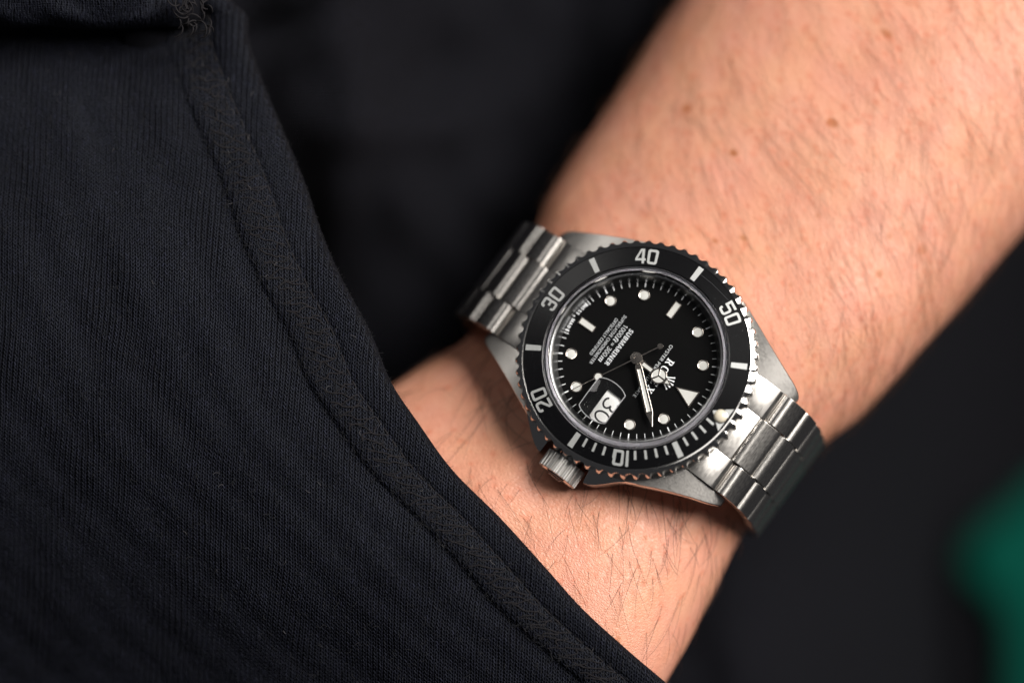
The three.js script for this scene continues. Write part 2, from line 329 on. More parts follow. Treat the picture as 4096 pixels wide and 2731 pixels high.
{
  const W = 1840, H = 1040, sx = XL / W, sy = AL * ARC / H, spot = new Float32Array(W * H), brown = new Float32Array(W * H), R = rng(9);
  const dab = (buf, x, a, r, k) => { const cx = (x - X0) / sx, cy = (a - A0) * ARC / sy, n = Math.ceil(r * 2.2 / sx); for (let j = -n; j <= n; j++) for (let i = -n; i <= n; i++) { const X = Math.round(cx) + i, Y = Math.round(cy) + j; if (X < 0 || Y < 0 || X >= W || Y >= H) continue; const d = Math.hypot((X - cx) * sx, (Y - cy) * sy) / r * (1 + 0.25 * n2(X / 3, Y / 3)); buf[Y * W + X] = Math.max(buf[Y * W + X], k * (1 - smoothstep(d, 0.45, 1.15))); } };
  for (const [x, a, q] of hairRoots) dab(spot, x, a, 0.28 + 0.35 * q, 0.18 + 0.35 * R());
  for (let k = 0; k < 1500; k++) dab(spot, lerp(X0, X0 + XL, R()), lerp(A0, A0 + AL, R()), 0.25 + R() * 0.5, 0.12 + 0.3 * R());
  for (let k = 0; k < 40; k++) dab(brown, lerp(X0, X0 + XL, R()), lerp(A0, A0 + AL, R()), 0.35 + R() * 0.5, 0.1 + 0.22 * R());
  for (const [x, a, r, k] of moles) dab(brown, x, a, r, k);
  skinMap = dataTexture(W, H, (X, Y) => {
    const x = X0 + X * sx, v = A0 * ARC + Y * sy, o = Y * W + X;
    const blotch = 0.25 * n2(x / 19, v / 15) + 0.28 * n2(x / 7 + 40, v / 5.5) + 0.25 * n2(x / 2.6, v / 2.2 + 70) + 0.14 * n2(x / 0.8, v / 0.8), yellow = 0.3 * n2(x / 30 + 90, v / 24) + 0.3 * n2(x / 9, v / 8 + 33);
    let r = 0.90 - 0.018 * blotch, g = 0.643 - 0.044 * blotch + 0.012 * yellow, b = 0.536 - 0.042 * blotch - 0.022 * yellow;
    const s = spot[o], m = brown[o];
    r *= 1 - 0.05 * s - 0.30 * m; g *= 1 - 0.21 * s - 0.48 * m; b *= 1 - 0.27 * s - 0.72 * m;
    return [r, g, b];
  }, true);
  // fine relief: skin cells bounded by creases that run mostly across the arm
  const N = 1536, T = 64, cell = 0.5, G = Math.round(T / cell), RR = rng(55), pts = [];
  for (let k = 0; k < G * G; k++) pts.push([RR(), RR()]);
  skinBump = dataTexture(N, N, (X, Y) => {
    const wx = X / N * T, wy = Y / N * T, u = wx / T * G + 0.35 * n2(wx * 0.9, wy * 0.9), v = wy / T * G, iu = Math.floor(u), iv = Math.floor(v);
    let f1 = 9, f2 = 9;
    for (let j = -1; j <= 1; j++) for (let i = -1; i <= 1; i++) { const a = ((iu + i) % G + G) % G, b = ((iv + j) % G + G) % G, p = pts[b * G + a], dx = (iu + i + p[0] - u) * 1.0, dy = (iv + j + p[1] - v) * 0.5, d = Math.hypot(dx, dy); if (d < f1) { f2 = f1; f1 = d; } else if (d < f2) f2 = d; }
    return 0.25 + 0.55 * smoothstep(f2 - f1, 0, 0.42) + 0.08 * n2(wx * 3.1, wy * 3.1) + 0.10 * n2(wx * 0.7, wy * 1.1);
  });
  skinGloss = dataTexture(512, 512, (X, Y) => { const g = 0.41 + 0.10 * n2(X / 40, Y / 40) + 0.08 * n2(X / 9, Y / 9); return [g, g, g]; });
  skinMap.wrapS = skinMap.wrapT = THREE.ClampToEdgeWrapping;
  skinMap.repeat.set(1 / (XL * K), 1 / (AL * ARC * K)); skinMap.offset.set(-X0 / XL, -A0 / AL);
  skinBump.repeat.set(1 / (T * K), 1 / (T * K)); skinGloss.repeat.set(1 / 0.03, 1 / 0.03);
}
const M_skin = new THREE.MeshPhysicalMaterial({ color: lin(0.92, 0.90, 0.88), map: skinMap, bumpMap: skinBump, bumpScale: 0.1 * K, roughness: 1, roughnessMap: skinGloss, specularIntensity: 0.75, sheen: 0.25, sheenColor: lin(0.5, 0.2, 0.12), sheenRoughness: 0.5 });
const person = new THREE.Group(); person.name = 'person'; scene.add(person);
tag(person, 'person with a bare hairy forearm wearing the watch, hand in the sweatshirt pocket', 'person');
{
  const g = gridMesh(220, 200, (u, v) => skinLocal(lerp(-170, 84.9, u), lerp(-Math.PI, Math.PI, v)).applyMatrix4(WATCH), (u, v) => [lerp(-170, 84.9, u) * K, lerp(-Math.PI, Math.PI, v) * ARC * K]);
  mesh('body', g, M_skin, person).userData.label = 'bare forearm, wrist and back of the hand with fine creases';
  const R = rng(808), list = [], onHand = [];
  for (const [x, a, q] of hairRoots) {
    const hand = x > 0, pts = [], L = (hand ? 5 + 10 * R() : 7 + 10 * R()) * (0.5 + 0.6 * q);
    let dx = hand ? 0.8 + (R() - 0.5) * 1.2 : 0.62 + (R() - 0.5) * 0.8, da = hand ? 0.5 + (R() - 0.5) * 1.5 : 0.75 + (R() - 0.5) * 0.8;
    const l0 = Math.hypot(dx, da); dx /= l0; da /= l0;
    const bend = (R() - 0.5) * 1.8 + 0.15, high = 0.5 + 1.3 * R(); let cx = x, ca = a, ang = Math.atan2(da, dx);
    for (let i = 0; i <= 9; i++) { const f = i / 9; pts.push(skinLocal(cx, ca, -0.1 + high * Math.sin(Math.min(1, f * 1.25) * 1.9)).applyMatrix4(WATCH)); cx += Math.cos(ang) * L / 9; ca += Math.sin(ang) * L / 9 / ARC; ang += bend / 9; }
    if (!hand && cx > -14 && Math.abs(a) < 0.75) continue;
    (hand ? onHand : list).push(tube(pts, (hand ? 0.020 + 0.013 * (1 - smoothstep(x, 14, 34)) : 0.010) + 0.012 * R(), 4, (f) => f < 0.12 ? 0.75 + f * 2 : 1 - 0.85 * Math.pow(f, 2.5)));
  }
  mesh('arm_hair', merge(list), new THREE.MeshPhysicalMaterial({ color: lin(0.10, 0.045, 0.02), roughness: 0.5 }), person).userData.kind = 'stuff';
  mesh('hand_hair', merge(onHand), new THREE.MeshPhysicalMaterial({ color: lin(0.035, 0.016, 0.010), roughness: 0.45 }), person).userData.kind = 'stuff';
}

// ================================================================ the wristwatch
const watch = new THREE.Group(); watch.name = 'wristwatch'; scene.add(watch);
watch.quaternion.setFromRotationMatrix(WATCH); watch.position.copy(CENTRE).multiplyScalar(K);
tag(watch, 'steel diving watch with black dial and notched black bezel on the wrist', 'wristwatch');

// steel: brushing runs along u
const brushed = dataTexture(512, 512, (x, y) => { const s = 0.55 + 0.28 * n2(x / 170, y * 0.9) + 0.2 * n2(x / 60 + 9, y * 0.31) + 0.1 * n2(x / 8, y / 2); return [s, s, s]; });
const brushedRough = dataTexture(512, 512, (x, y) => { const s = 0.80 + 0.14 * n2(x / 120, y * 0.5) + 0.08 * n2(x / 40, y / 30); return [s, s, s]; });
const scratched = (() => {
  const c = document.createElement('canvas'); c.width = c.height = 1024; const g = c.getContext('2d'), R = rng(66);
  g.fillStyle = '#808080'; g.fillRect(0, 0, 1024, 1024);
  for (let k = 0; k < 520; k++) { const x = R() * 1024, y = R() * 1024, a = R() * 6.28, l = 8 + 90 * R() * R(); g.strokeStyle = `rgba(${R() < 0.5 ? '0,0,0' : '255,255,255'},${0.15 + 0.5 * R()})`; g.lineWidth = 0.6 + R() * 1.2; g.beginPath(); g.moveTo(x, y); g.quadraticCurveTo(x + Math.cos(a) * l * 0.5 + 4, y + Math.sin(a) * l * 0.5, x + Math.cos(a + 0.1) * l, y + Math.sin(a + 0.1) * l); g.stroke(); }
  const t = new THREE.CanvasTexture(c); t.wrapS = t.wrapT = THREE.RepeatWrapping; return t;
})();
const rep = (t, m) => { const c = t.clone(); c.repeat.set(1 / (m * K), 1 / (m * K)); c.needsUpdate = true; return c; };
const STEEL = lin(0.55, 0.525, 0.495);
const M_brushed = new THREE.MeshPhysicalMaterial({ color: STEEL, metalness: 1, roughness: 0.44, roughnessMap: rep(brushedRough, 9), anisotropy: 0.55, bumpMap: rep(brushed, 7), bumpScale: 0.0007 * K });
const M_link = new THREE.MeshPhysicalMaterial({ color: STEEL, metalness: 1, roughness: 0.36, roughnessMap: rep(brushedRough, 9), anisotropy: 0.5, bumpMap: rep(scratched, 11), bumpScale: 0.0022 * K });
const M_scratched = new THREE.MeshPhysicalMaterial({ color: STEEL, metalness: 1, roughness: 0.36, roughnessMap: rep(brushedRough, 9), bumpMap: rep(scratched, 14), bumpScale: 0.004 * K });
const M_polished = new THREE.MeshPhysicalMaterial({ color: lin(0.64, 0.625, 0.605), metalness: 1, roughness: 0.10, bumpMap: rep(scratched, 22), bumpScale: 0.0012 * K });
const M_bright = new THREE.MeshPhysicalMaterial({ color: lin(0.66, 0.645, 0.62), metalness: 1, roughness: 0.16 });
const M_gold = new THREE.MeshPhysicalMaterial({ color: lin(0.56, 0.51, 0.46), metalness: 1, roughness: 0.22 });
const M_lume = new THREE.MeshPhysicalMaterial({ color: lin(0.60, 0.595, 0.56), roughness: 0.7 });
const M_dark = new THREE.MeshStandardMaterial({ color: lin(0.012, 0.012, 0.012), roughness: 0.6 });

// ---- case: two side bars with lugs, and the round middle
function caseSide(sgn) {
  const outer = table([[0, 19.2], [4, 19.1], [8, 18.5], [12, 16.9], [16, 15.1], [20, 13.4], [23, 12.2], [24.2, 11.5], [24.6, 11.0]]);
  const top = table([[0, -0.95], [9, -0.95], [14, -1.15], [17, -1.6], [20, -2.6], [22.5, -3.9], [24, -5.0], [24.6, -5.9]]);
  const low = table([[0, -6.2], [12, -6.2], [18, -6.8], [22, -7.6], [24, -7.7], [24.6, -7.3]]);
  const ys = []; for (let y = -24.6; y <= 24.601; y += 0.3) ys.push(y);
  if (sgn > 0) for (const y of [4.12, 4.2, 4.28, 4.4, 4.6]) ys.push(y, -y);
  ys.sort((a, b) => a - b);
  const guard = (y) => { const a = Math.abs(y); return sgn < 0 || a < 4.16 ? 0 : a < 4.6 ? 2.6 * smoothstep(a, 4.15, 4.5) : 2.6 * (1 - smoothstep(a, 4.4, 10.5)); };
  const rings = ys.map((y) => {
    const a = Math.abs(y), xo = outer(a)[0] + guard(y), zt = top(a)[0], zb = low(a)[0], xi = 9.95, c = 0.16, gd = guard(y) / 2.6, notch = sgn > 0 && a < 4.16 ? 0.4 : 0;
    const p = [[xi, zb], [xi, zt], [xo - c - 3.2 * gd, zt], [xo - c * 0.3 - notch, zt - c - 1.0 * gd], [xo - notch, zt - c * 1.6 - 1.5 * gd], [xo - notch, lerp(zt, zb, 0.6)], [xo - 0.25 - notch, zb + 0.5], [xo - 1.0 - notch, zb]];
    return p.map(([x, z]) => V(sgn * x, y, z));
  });
  const faces = { b: [], p: [] };
  const put = (k, q) => faces[k].push(...(sgn > 0 ? [q[0], q[1], q[2], q[0], q[2], q[3]] : [q[0], q[2], q[1], q[0], q[3], q[2]]));
  for (let i = 0; i < rings.length - 1; i++) for (let e = 0; e < 8; e++) put(e === 1 || e === 2 && Math.abs(ys[i]) > 12 ? 'b' : 'p', [rings[i][e], rings[i][(e + 1) % 8], rings[i + 1][(e + 1) % 8], rings[i + 1][e]]);
  for (const [r, f] of [[rings[0], 1], [rings[rings.length - 1], -1]]) for (let e = 1; e < 7; e++) { const q = f * sgn > 0 ? [r[0], r[e + 1], r[e]] : [r[0], r[e], r[e + 1]]; faces.b.push(...q); }
  const make = (list) => { const g = new THREE.BufferGeometry().setFromPoints(list); const uv = []; for (const v of list) uv.push(v.y * K, (v.x + v.z * 0.7) * K); g.setAttribute('uv', new THREE.Float32BufferAttribute(uv, 2)); return toCreasedNormals(mergeVertices(g, 1e-4), 0.45); };
  return [make(faces.b), make(faces.p)];
}
const right = caseSide(1), left = caseSide(-1);
const caseBody = mesh('case', merge([right[1], left[1], lathe([[0, -8.2], [14.5, -8.2], [15.5, -7.6], [16.5, -6.6], [18.4, -6.0], [18.7, -5.6], [18.7, -1.1], [18.2, -0.9], [14, -0.9]], 120)]), M_polished, watch);
caseBody.userData.label = 'polished steel case with crown guards';
mesh('brushed_lug_tops', merge([right[0], left[0]]), M_brushed, caseBody);
for (const [sx, sy] of [[1, 1], [1, -1], [-1, 1], [-1, -1]]) {
  const g = new THREE.CylinderGeometry(0.55, 0.55, 0.3, 20).rotateZ(Math.PI / 2).rotateZ(sx * sy * 0.40).translate(sx * 12.93, sy * 20.9, -5.3);
  mesh('lug_hole', g, M_dark, caseBody);
}

// ---- bezel: notched steel ring with a black insert
{
  const per = 18, N = 60 * per, rows = [[15.35, 1.2], [15.38, 2.4], [18.70, 2.02], [18.74, 2.26], [18.95, 2.32], [1, 2.02, 0.55], [1, 1.5, 1], [1, -0.2, 1], [1, -0.55, 0.7], [18.6, -0.75], [16, -0.75]];
  const R0 = 20.15, notch = (f) => { const q = Math.abs(f - 0.5) * 2; return q < 0.62 ? Math.sqrt(1 - Math.pow(q / 0.62, 2)) : 0; };
  const tooth = (f) => { const q = Math.abs(f - 0.5) * 2; return q > 0.62 ? 0.12 * Math.pow((q - 0.62) / 0.38 - 1, 2) : 0; };
  const g = gridMesh(N, rows.length - 1, (u, v, i, j) => {
    const th = u * 2 * Math.PI, f = (i % per) / per, row = rows[j];
    let r = row[0];
    if (row.length === 3) r = (j === 5 ? 19.85 : j === 8 ? 19.9 : R0) - 0.62 * notch(f) * (j === 5 ? 0.62 : 1) - tooth(f);
    return V(r * Math.sin(th), r * Math.cos(th), row[1]);
  }, (u, v, p) => [p.x * K, p.y * K], true);
  const bezel = mesh('bezel', toCreasedNormals(g, 0.6), M_polished, watch);
  bezel.userData.label = 'rotating steel bezel ring with notched edge';
  const zi = (r) => 2.72 - (r - 15.5) * (2.72 - 2.26) / (18.85 - 15.5);
  const insertMap = (() => {                         // black anodising with hairline scratches and specks
    const N = 2048, c = document.createElement('canvas'); c.width = c.height = N; const g = c.getContext('2d'), R = rng(71), s = N / 38;
    g.fillStyle = '#09090b'; g.fillRect(0, 0, N, N); g.translate(N / 2, N / 2); g.scale(s, s);
    const spot = (deg, r) => [r * Math.sin(deg * Math.PI / 180), -r * Math.cos(deg * Math.PI / 180)];
    for (let k = 0; k < 70; k++) { const d = R() * 360, r = 15.8 + R() * 2.6, l = 0.6 + 5 * R() * R(), dr = (R() - 0.5) * 0.8; g.strokeStyle = `rgba(150,150,155,${0.06 + 0.16 * R()})`; g.lineWidth = 0.02 + 0.02 * R(); g.beginPath(); g.moveTo(...spot(d, r)); g.lineTo(...spot(d + l, r + dr)); g.stroke(); }
    g.strokeStyle = 'rgba(120,120,125,0.6)'; g.lineWidth = 0.05; g.beginPath(); g.moveTo(...spot(272, 17.4)); g.lineTo(...spot(280, 17.5)); g.lineTo(...spot(293, 17.9)); g.stroke();
    for (let k = 0; k < 60; k++) { const d = R() * 360, r = 15.7 + R() * 2.8; g.fillStyle = `rgba(210,210,215,${0.15 + 0.6 * R()})`; g.beginPath(); g.arc(...spot(d, r), 0.02 + 0.035 * R() * R(), 0, 7); g.fill(); }
    const t = new THREE.CanvasTexture(c); t.colorSpace = THREE.SRGBColorSpace; t.magFilter = THREE.LinearFilter; return t;
  })();
  const M_insert = new THREE.MeshPhysicalMaterial({ color: lin(1, 1, 1), roughness: 0.24, specularIntensity: 0.8, map: insertMap });
  const insert = mesh('bezel_insert', planar(lathe([[15.45, 2.45], [15.45, 2.68], [15.52, 2.72], [18.62, zi(18.62)], [18.69, zi(18.69) - 0.05], [18.69, 2.05]], 200), 19), M_insert, bezel);
  insert.userData.label = 'black bezel ring with silver minute scale';
  // silver figures and bars, laid on the cone
  const grain = dataTexture(256, 256, () => 0, false); { const R = rng(3); for (let i = 0; i < 65536; i++) { const v = 190 + 65 * R(); grain.image.data.set([v, v, v, 255], i * 4); } }
  const M_mark = new THREE.MeshPhysicalMaterial({ color: lin(0.58, 0.59, 0.58), map: rep(grain, 12), metalness: 0.55, roughness: 0.5 });
  const onCone = (g, deg) => { const p = g.attributes.position, uv = g.attributes.uv, a0 = deg * Math.PI / 180; for (let i = 0; i < p.count; i++) { const r = p.getY(i), a = a0 + p.getX(i) / 17.05, h = p.getZ(i); p.setXYZ(i, r * Math.sin(a), r * Math.cos(a), zi(r) + h); uv.setXY(i, r * Math.sin(a) * K, r * Math.cos(a) * K); } g.computeVertexNormals(); return g; };
  const shape = (pts, holes) => extrude(pts, 0.05, 0, 1, holes).translate(0, 0, 0.0);
  const stroke = (pl, w) => {                        // one outline round a polyline with mitred corners
    const L = [], Rr = [], n = pl.length;
    for (let i = 0; i < n; i++) {
      const a = pl[Math.max(i - 1, 0)], b = pl[i], c = pl[Math.min(i + 1, n - 1)], d1 = new THREE.Vector2(b[0] - a[0], b[1] - a[1]), d2 = new THREE.Vector2(c[0] - b[0], c[1] - b[1]);
      if (i === 0) d1.copy(d2); if (i === n - 1) d2.copy(d1); d1.normalize(); d2.normalize();
      const m = new THREE.Vector2(-(d1.y + d2.y), d1.x + d2.x).normalize(), k = w / 2 / Math.max(0.35, m.dot(new THREE.Vector2(-d1.y, d1.x)));
      L.push([b[0] + m.x * k, b[1] + m.y * k]); Rr.unshift([b[0] - m.x * k, b[1] - m.y * k]);
    }
    return shape([...L, ...Rr].reverse());
  };
  const w = 0.42, h = w / 2, corner = 0.3;
  const arc = (cx, cy, r, a0, a1, n = 4) => Array.from({ length: n + 1 }, (_, i) => { const a = (a0 + (a1 - a0) * i / n) * Math.PI / 180; return [cx + r * Math.cos(a), cy + r * Math.sin(a)]; });
  const q = corner, D = {
    0: () => shape(roundedProfile(0, 1.72, 0, 2.6, [0.42, 0.42, 0.42, 0.42]), [roundedProfile(w, 1.72 - w, w, 2.6 - w, [0.12, 0.12, 0.12, 0.12])]),
    1: () => shape([[1.25, 0], [1.68, 0], [1.68, 2.6], [1.25, 2.6]]),
    2: () => stroke([[h, 1.78], ...arc(h + q, 2.6 - h - q, q, 180, 90), ...arc(1.72 - h - q, 2.6 - h - q, q, 90, 0), [1.72 - h, 1.55], [h + 0.05, 0.55], [h + 0.05, h], [1.72, h]], w),
    3: () => merge([stroke([[h, 1.86], ...arc(h + q, 2.6 - h - q, q, 180, 90), ...arc(1.72 - h - q, 2.6 - h - q, q, 90, 0), [1.72 - h, 1.62], [1.72 - h - 0.1, 1.3], [1.72 - h, 0.98], ...arc(1.72 - h - q, h + q, q, 0, -90), ...arc(h + q, h + q, q, -90, -180), [h, 0.74]], w), shape([[0.6, 1.1], [1.2, 1.1], [1.2, 1.5], [0.6, 1.5]])]),
    4: () => shape([[0, 0.52], [1.12, 0.52], [1.12, 0], [1.54, 0], [1.54, 0.52], [1.78, 0.52], [1.78, 0.92], [1.54, 0.92], [1.54, 2.6], [0.92, 2.6], [0, 0.9]], [[[0.42, 0.92], [1.12, 0.92], [1.12, 2.3]]]),
    5: () => stroke([[1.66, 2.6 - h], [h, 2.6 - h], [h, 1.55], ...arc(1.72 - h - q, 1.55 - q, q, 90, 0), ...arc(1.72 - h - q, h + q, q, 0, -90), ...arc(h + q, h + q, q, -90, -180), [h, 0.74]], w),
  };
  for (const tens of [1, 2, 3, 4, 5]) {
    const g = merge([D[tens]().translate(-1.94, 15.78, 0), D[0]().translate(0.12, 15.78, 0)]);
    mesh('bezel_numeral', onCone(g, tens * 60), M_mark, insert).userData.label = `silver figure ${tens}0`;
  }
  for (let m = 1; m < 60; m++) {
    if (m % 10 === 5) mesh('five_minute_bar', onCone(shape([[-0.46, 15.78], [0.46, 15.78], [0.46, 18.42], [-0.46, 18.42]]), m * 6), M_mark, insert);
    else if (m < 15 && m !== 10) mesh('minute_bar', onCone(shape([[-0.2, 15.78], [0.2, 15.78], [0.2, 17.25], [-0.2, 17.25]]), m * 6), M_mark, insert);
  }
  mesh('zero_triangle', onCone(shape([[0, 15.7], [2.05, 18.5], [-2.05, 18.5]]), 0), M_mark, insert);
  mesh('luminous_pearl', new THREE.SphereGeometry(1.12, 32, 20, 0, Math.PI * 2, 0, Math.PI / 2).rotateX(Math.PI / 2).scale(1, 1, 0.62).translate(0, 17.25, zi(17.25) + 0.02), new THREE.MeshPhysicalMaterial({ color: lin(0.78, 0.70, 0.55), roughness: 0.25, clearcoat: 0.8, clearcoatRoughness: 0.1 }), insert);
  mesh('pearl_collar', new THREE.TorusGeometry(1.14, 0.07, 10, 40).translate(0, 17.25, zi(17.25) + 0.06), M_bright, insert);
}

// ---- dial with its print
const DR = 13.6;
const dialTexture = (() => {
  const N = 2048, c = document.createElement('canvas'); c.width = c.height = N; const g = c.getContext('2d'), s = N / (2 * DR);
  g.fillStyle = '#050505'; g.fillRect(0, 0, N, N); g.translate(N / 2, N / 2); g.scale(s, s);    // canvas y runs down: 12 o'clock is -y
  g.fillStyle = g.strokeStyle = '#f1f3f5';
  for (let m = 0; m < 60; m++) { const a = m * Math.PI / 30, big = m % 5 === 0; if (m === 29 || m === 31) continue; g.save(); g.rotate(a); const w = big ? 0.2 : 0.1; g.fillRect(-w / 2, -13.2, w, Math.abs(m - 30) < 2 ? 0.3 : 0.74); g.restore(); }
  const fit = (text, font, y, h, width, sx = 1) => { g.save(); g.translate(0, -y); g.font = `${font} 100px ${/serif/.test(font) ? '' : 'sans-serif'}`; if (/serif/.test(font)) g.font = font.replace('SIZE', '100px'); const w = g.measureText(text).width; g.scale(width / w, h / 72); g.textAlign = 'center'; g.textBaseline = 'alphabetic'; g.fillText(text, 0, 0); g.restore(); };
  const spaced = (t, k) => t.split('').join('\u200a'.repeat(k));
  fit(spaced('ROLEX', 2), 'bold SIZE serif', 4.0, 1.32, 6.7);
  g.fillStyle = '#d6d9dc'; fit('OYSTER PERPETUAL DATE', 'normal', 2.98, 0.58, 10.7);
  fit('SUBMARINER', 'bold', -4.12, 0.8, 7.3);
  g.save(); g.translate(0, 5.33); g.scale(0.0112, 0.0108); g.textAlign = 'left';
  const parts = [['normal 100px sans-serif', '1000'], ['italic bold 100px serif', 'ft'], ['normal 100px sans-serif', ' = 300'], ['italic bold 100px serif', 'm']];
  let total = 0; for (const [f, t] of parts) { g.font = f; total += g.measureText(t).width; } let x = -total / 2; for (const [f, t] of parts) { g.font = f; g.fillText(t, x, 0); x += g.measureText(t).width; } g.restore();
  fit('SUPERLATIVE CHRONOMETER', 'normal', -6.28, 0.54, 9.9);
  fit('OFFICIALLY CERTIFIED', 'normal', -7.16, 0.54, 7.5); g.fillStyle = '#f1f3f5';
  // coronet
  g.save(); g.translate(0, -5.65); g.lineWidth = 0.2; g.lineCap = 'round';
  for (const k of [-2, -1, 0, 1, 2]) { const tx = k * 0.56, ty = -1.65 + Math.abs(k) * 0.22; g.beginPath(); g.moveTo(k * 0.24, -0.1); g.lineTo(tx, ty); g.stroke(); g.beginPath(); g.arc(tx, ty, 0.15, 0, 7); g.fill(); }
  g.beginPath(); g.ellipse(0, 0.02, 0.72, 0.24, 0, 0, 7); g.fill(); g.fillStyle = '#070707'; g.beginPath(); g.ellipse(0, 0.03, 0.45, 0.1, 0, 0, 7); g.fill(); g.fillStyle = '#f1f3f5'; g.restore();
  // the two words round the foot of the dial, read from the centre
  const curve = (t, from, step) => { [...t].forEach((ch, i) => { g.save(); g.rotate((from - step * i) * Math.PI / 180); g.translate(0, 13.1); g.scale(0.0078, 0.0078); g.font = 'bold 100px sans-serif'; g.textAlign = 'center'; g.fillText(ch, 0, 0); g.restore(); }); };
  curve('SWISS', 12.6, 2.35); curve('MADE', -3.4, 2.75);
  for (const a of [14.6, -14.0]) { g.save(); g.rotate(a * Math.PI / 180); g.fillRect(-0.06, 12.35, 0.12, 0.85); g.restore(); }
  const t = new THREE.CanvasTexture(c); t.colorSpace = THREE.SRGBColorSpace; t.magFilter = THREE.LinearFilter; return t;
})();
const DATE = { x0: 7.1, x1: 12.0, y0: -0.95, y1: 2.0 };
const datePath = [[DATE.x0, DATE.y0], [11.6, DATE.y0], [11.95, -0.2], [12.05, 0.6], [11.85, 1.4], [11.5, DATE.y1], [7.5, DATE.y1], [7.15, 1.2]];
const dialShape = new THREE.Shape(); dialShape.absarc(0, 0, 13.45, 0, Math.PI * 2); dialShape.holes.push(new THREE.Path(datePath.map(([x, y]) => new THREE.Vector2(x, y))));
const dial = mesh('dial', planar(new THREE.ExtrudeGeometry(dialShape, { depth: 0.3, bevelEnabled: false, curveSegments: 120 }).translate(0, 0, -0.3), DR), new THREE.MeshPhysicalMaterial({ map: dialTexture, roughness: 0.4, specularIntensity: 0.25 }), watch);
dial.userData.label = 'black dial with white print and applied hour markers';
{
  const c = document.createElement('canvas'); c.width = 1024; c.height = 512; const g = c.getContext('2d');
  g.fillStyle = '#f4f4f2'; g.fillRect(0, 0, 1024, 512); const W = 6.4, H = 3.2, s = 1024 / W;      // plate from x 6.4 to 12.8, y -1.0 to 2.2
  g.strokeStyle = '#0b0d10'; g.lineWidth = 0.27 * s; g.lineCap = 'butt';
  const X = (x) => (x - 6.4) * s, Y = (y) => (2.2 - y) * s;
  g.beginPath(); g.ellipse(X(8.72), Y(1.18), 0.62 * s, 0.52 * s, 0, -2.75, 1.45); g.stroke(); g.beginPath(); g.ellipse(X(8.68), Y(0.12), 0.72 * s, 0.58 * s, 0, -1.5, 2.75); g.stroke();
  g.beginPath(); g.ellipse(X(10.72), Y(0.62), 0.74 * s, 1.06 * s, 0, 0, 7); g.stroke();
  const t = new THREE.CanvasTexture(c); t.colorSpace = THREE.SRGBColorSpace; t.magFilter = THREE.LinearFilter;
  const plate = new THREE.PlaneGeometry(W, H).translate(6.4 + W / 2, -1.0 + H / 2, -0.36);
  mesh('date_disc', plate, new THREE.MeshPhysicalMaterial({ map: t, roughness: 0.6 }), dial).userData.label = 'white date disc printed 30';
}
const spotAt = (deg, r) => [r * Math.sin(deg * Math.PI / 180), r * Math.cos(deg * Math.PI / 180)];
for (const hour of [1, 2, 4, 5, 7, 8, 10, 11]) {
  const [x, y] = spotAt(hour * 30, 11.0), rim = mesh('hour_marker', lathe([[0.98, 0], [0.98, 0.2], [0.94, 0.27], [0.85, 0.29], [0.77, 0.25], [0.77, 0.02]], 64).translate(x, y, 0), M_gold, dial);
  mesh('lume', lathe([[0, 0.25], [0.5, 0.24], [0.77, 0.19], [0.77, 0.02]].reverse(), 48).translate(x, y, 0), M_lume, rim);
}
function barMarker(outline, inner, deg, r) {
  const place = (g) => g.rotateZ(-deg * Math.PI / 180).translate(...spotAt(deg, r), 0);
  const rim = mesh('hour_marker', place(extrude(outline, 0.3, 0.05, 2, [inner])), M_gold, dial);
  mesh('lume', place(extrude(inner, 0.25, 0.02)), M_lume, rim);
}
for (const deg of [180, 270]) barMarker([[-0.62, -1.5], [0.62, -1.5], [0.62, 1.5], [-0.62, 1.5]], [[-0.46, -1.34], [0.46, -1.34], [0.46, 1.34], [-0.46, 1.34]], deg, 10.3);
barMarker([[0, -2.1], [1.62, 1.8], [-1.62, 1.8]], [[0, -1.55], [1.3, 1.6], [-1.3, 1.6]], 0, 9.95);

// ---- hands
function hand(name, deg, z, label, build) {
  const g = new THREE.Group(); g.name = name; g.rotation.z = -deg * Math.PI / 180; g.position.z = z * K; watch.add(g); g.userData.label = label;
  build(g); return g;
}
const circle = (cx, cy, r, n = 36, a0 = 0, a1 = 360) => Array.from({ length: n }, (_, i) => { const a = (a0 + (a1 - a0) * i / (a1 - a0 === 360 ? n : n - 1)) * Math.PI / 180; return [cx + r * Math.cos(a), cy + r * Math.sin(a)]; });
hand('hour_hand', 2.6, 0.75, 'steel hour hand with a three-part luminous disc', (g) => {
  const cy = 4.7, R1 = 1.36, sector = (k) => { const a = 90 + 120 * k, pts = circle(0, 0, 1.12, 14, a + 8, a + 112); pts.push([0.13 * Math.cos((a + 60) * Math.PI / 180), 0.13 * Math.sin((a + 60) * Math.PI / 180)]); return pts.map(([x, y]) => [x, y + cy]); };
  const stem = [[-0.27, 1.35], [0.27, 1.35], [0.27, 3.2], [-0.27, 3.2]], tip = [[-0.34, 6.22], [0.34, 6.22], [0, 6.95]];
  const outline = [[-0.48, 0], [0.48, 0], [0.48, 3.42], ...circle(0, cy, R1, 24, -68, 62), [0, 7.65], ...circle(0, cy, R1, 24, 118, 248), [-0.48, 3.42]];
  mesh('blade', extrude(outline, 0.16, 0.03, 2, [stem, tip, sector(0), sector(1), sector(2)]), M_gold, g);
  for (const s of [stem, tip, sector(0), sector(1), sector(2)]) mesh('lume', extrude(s, 0.11, 0).translate(0, 0, 0.02), M_lume, g);
});
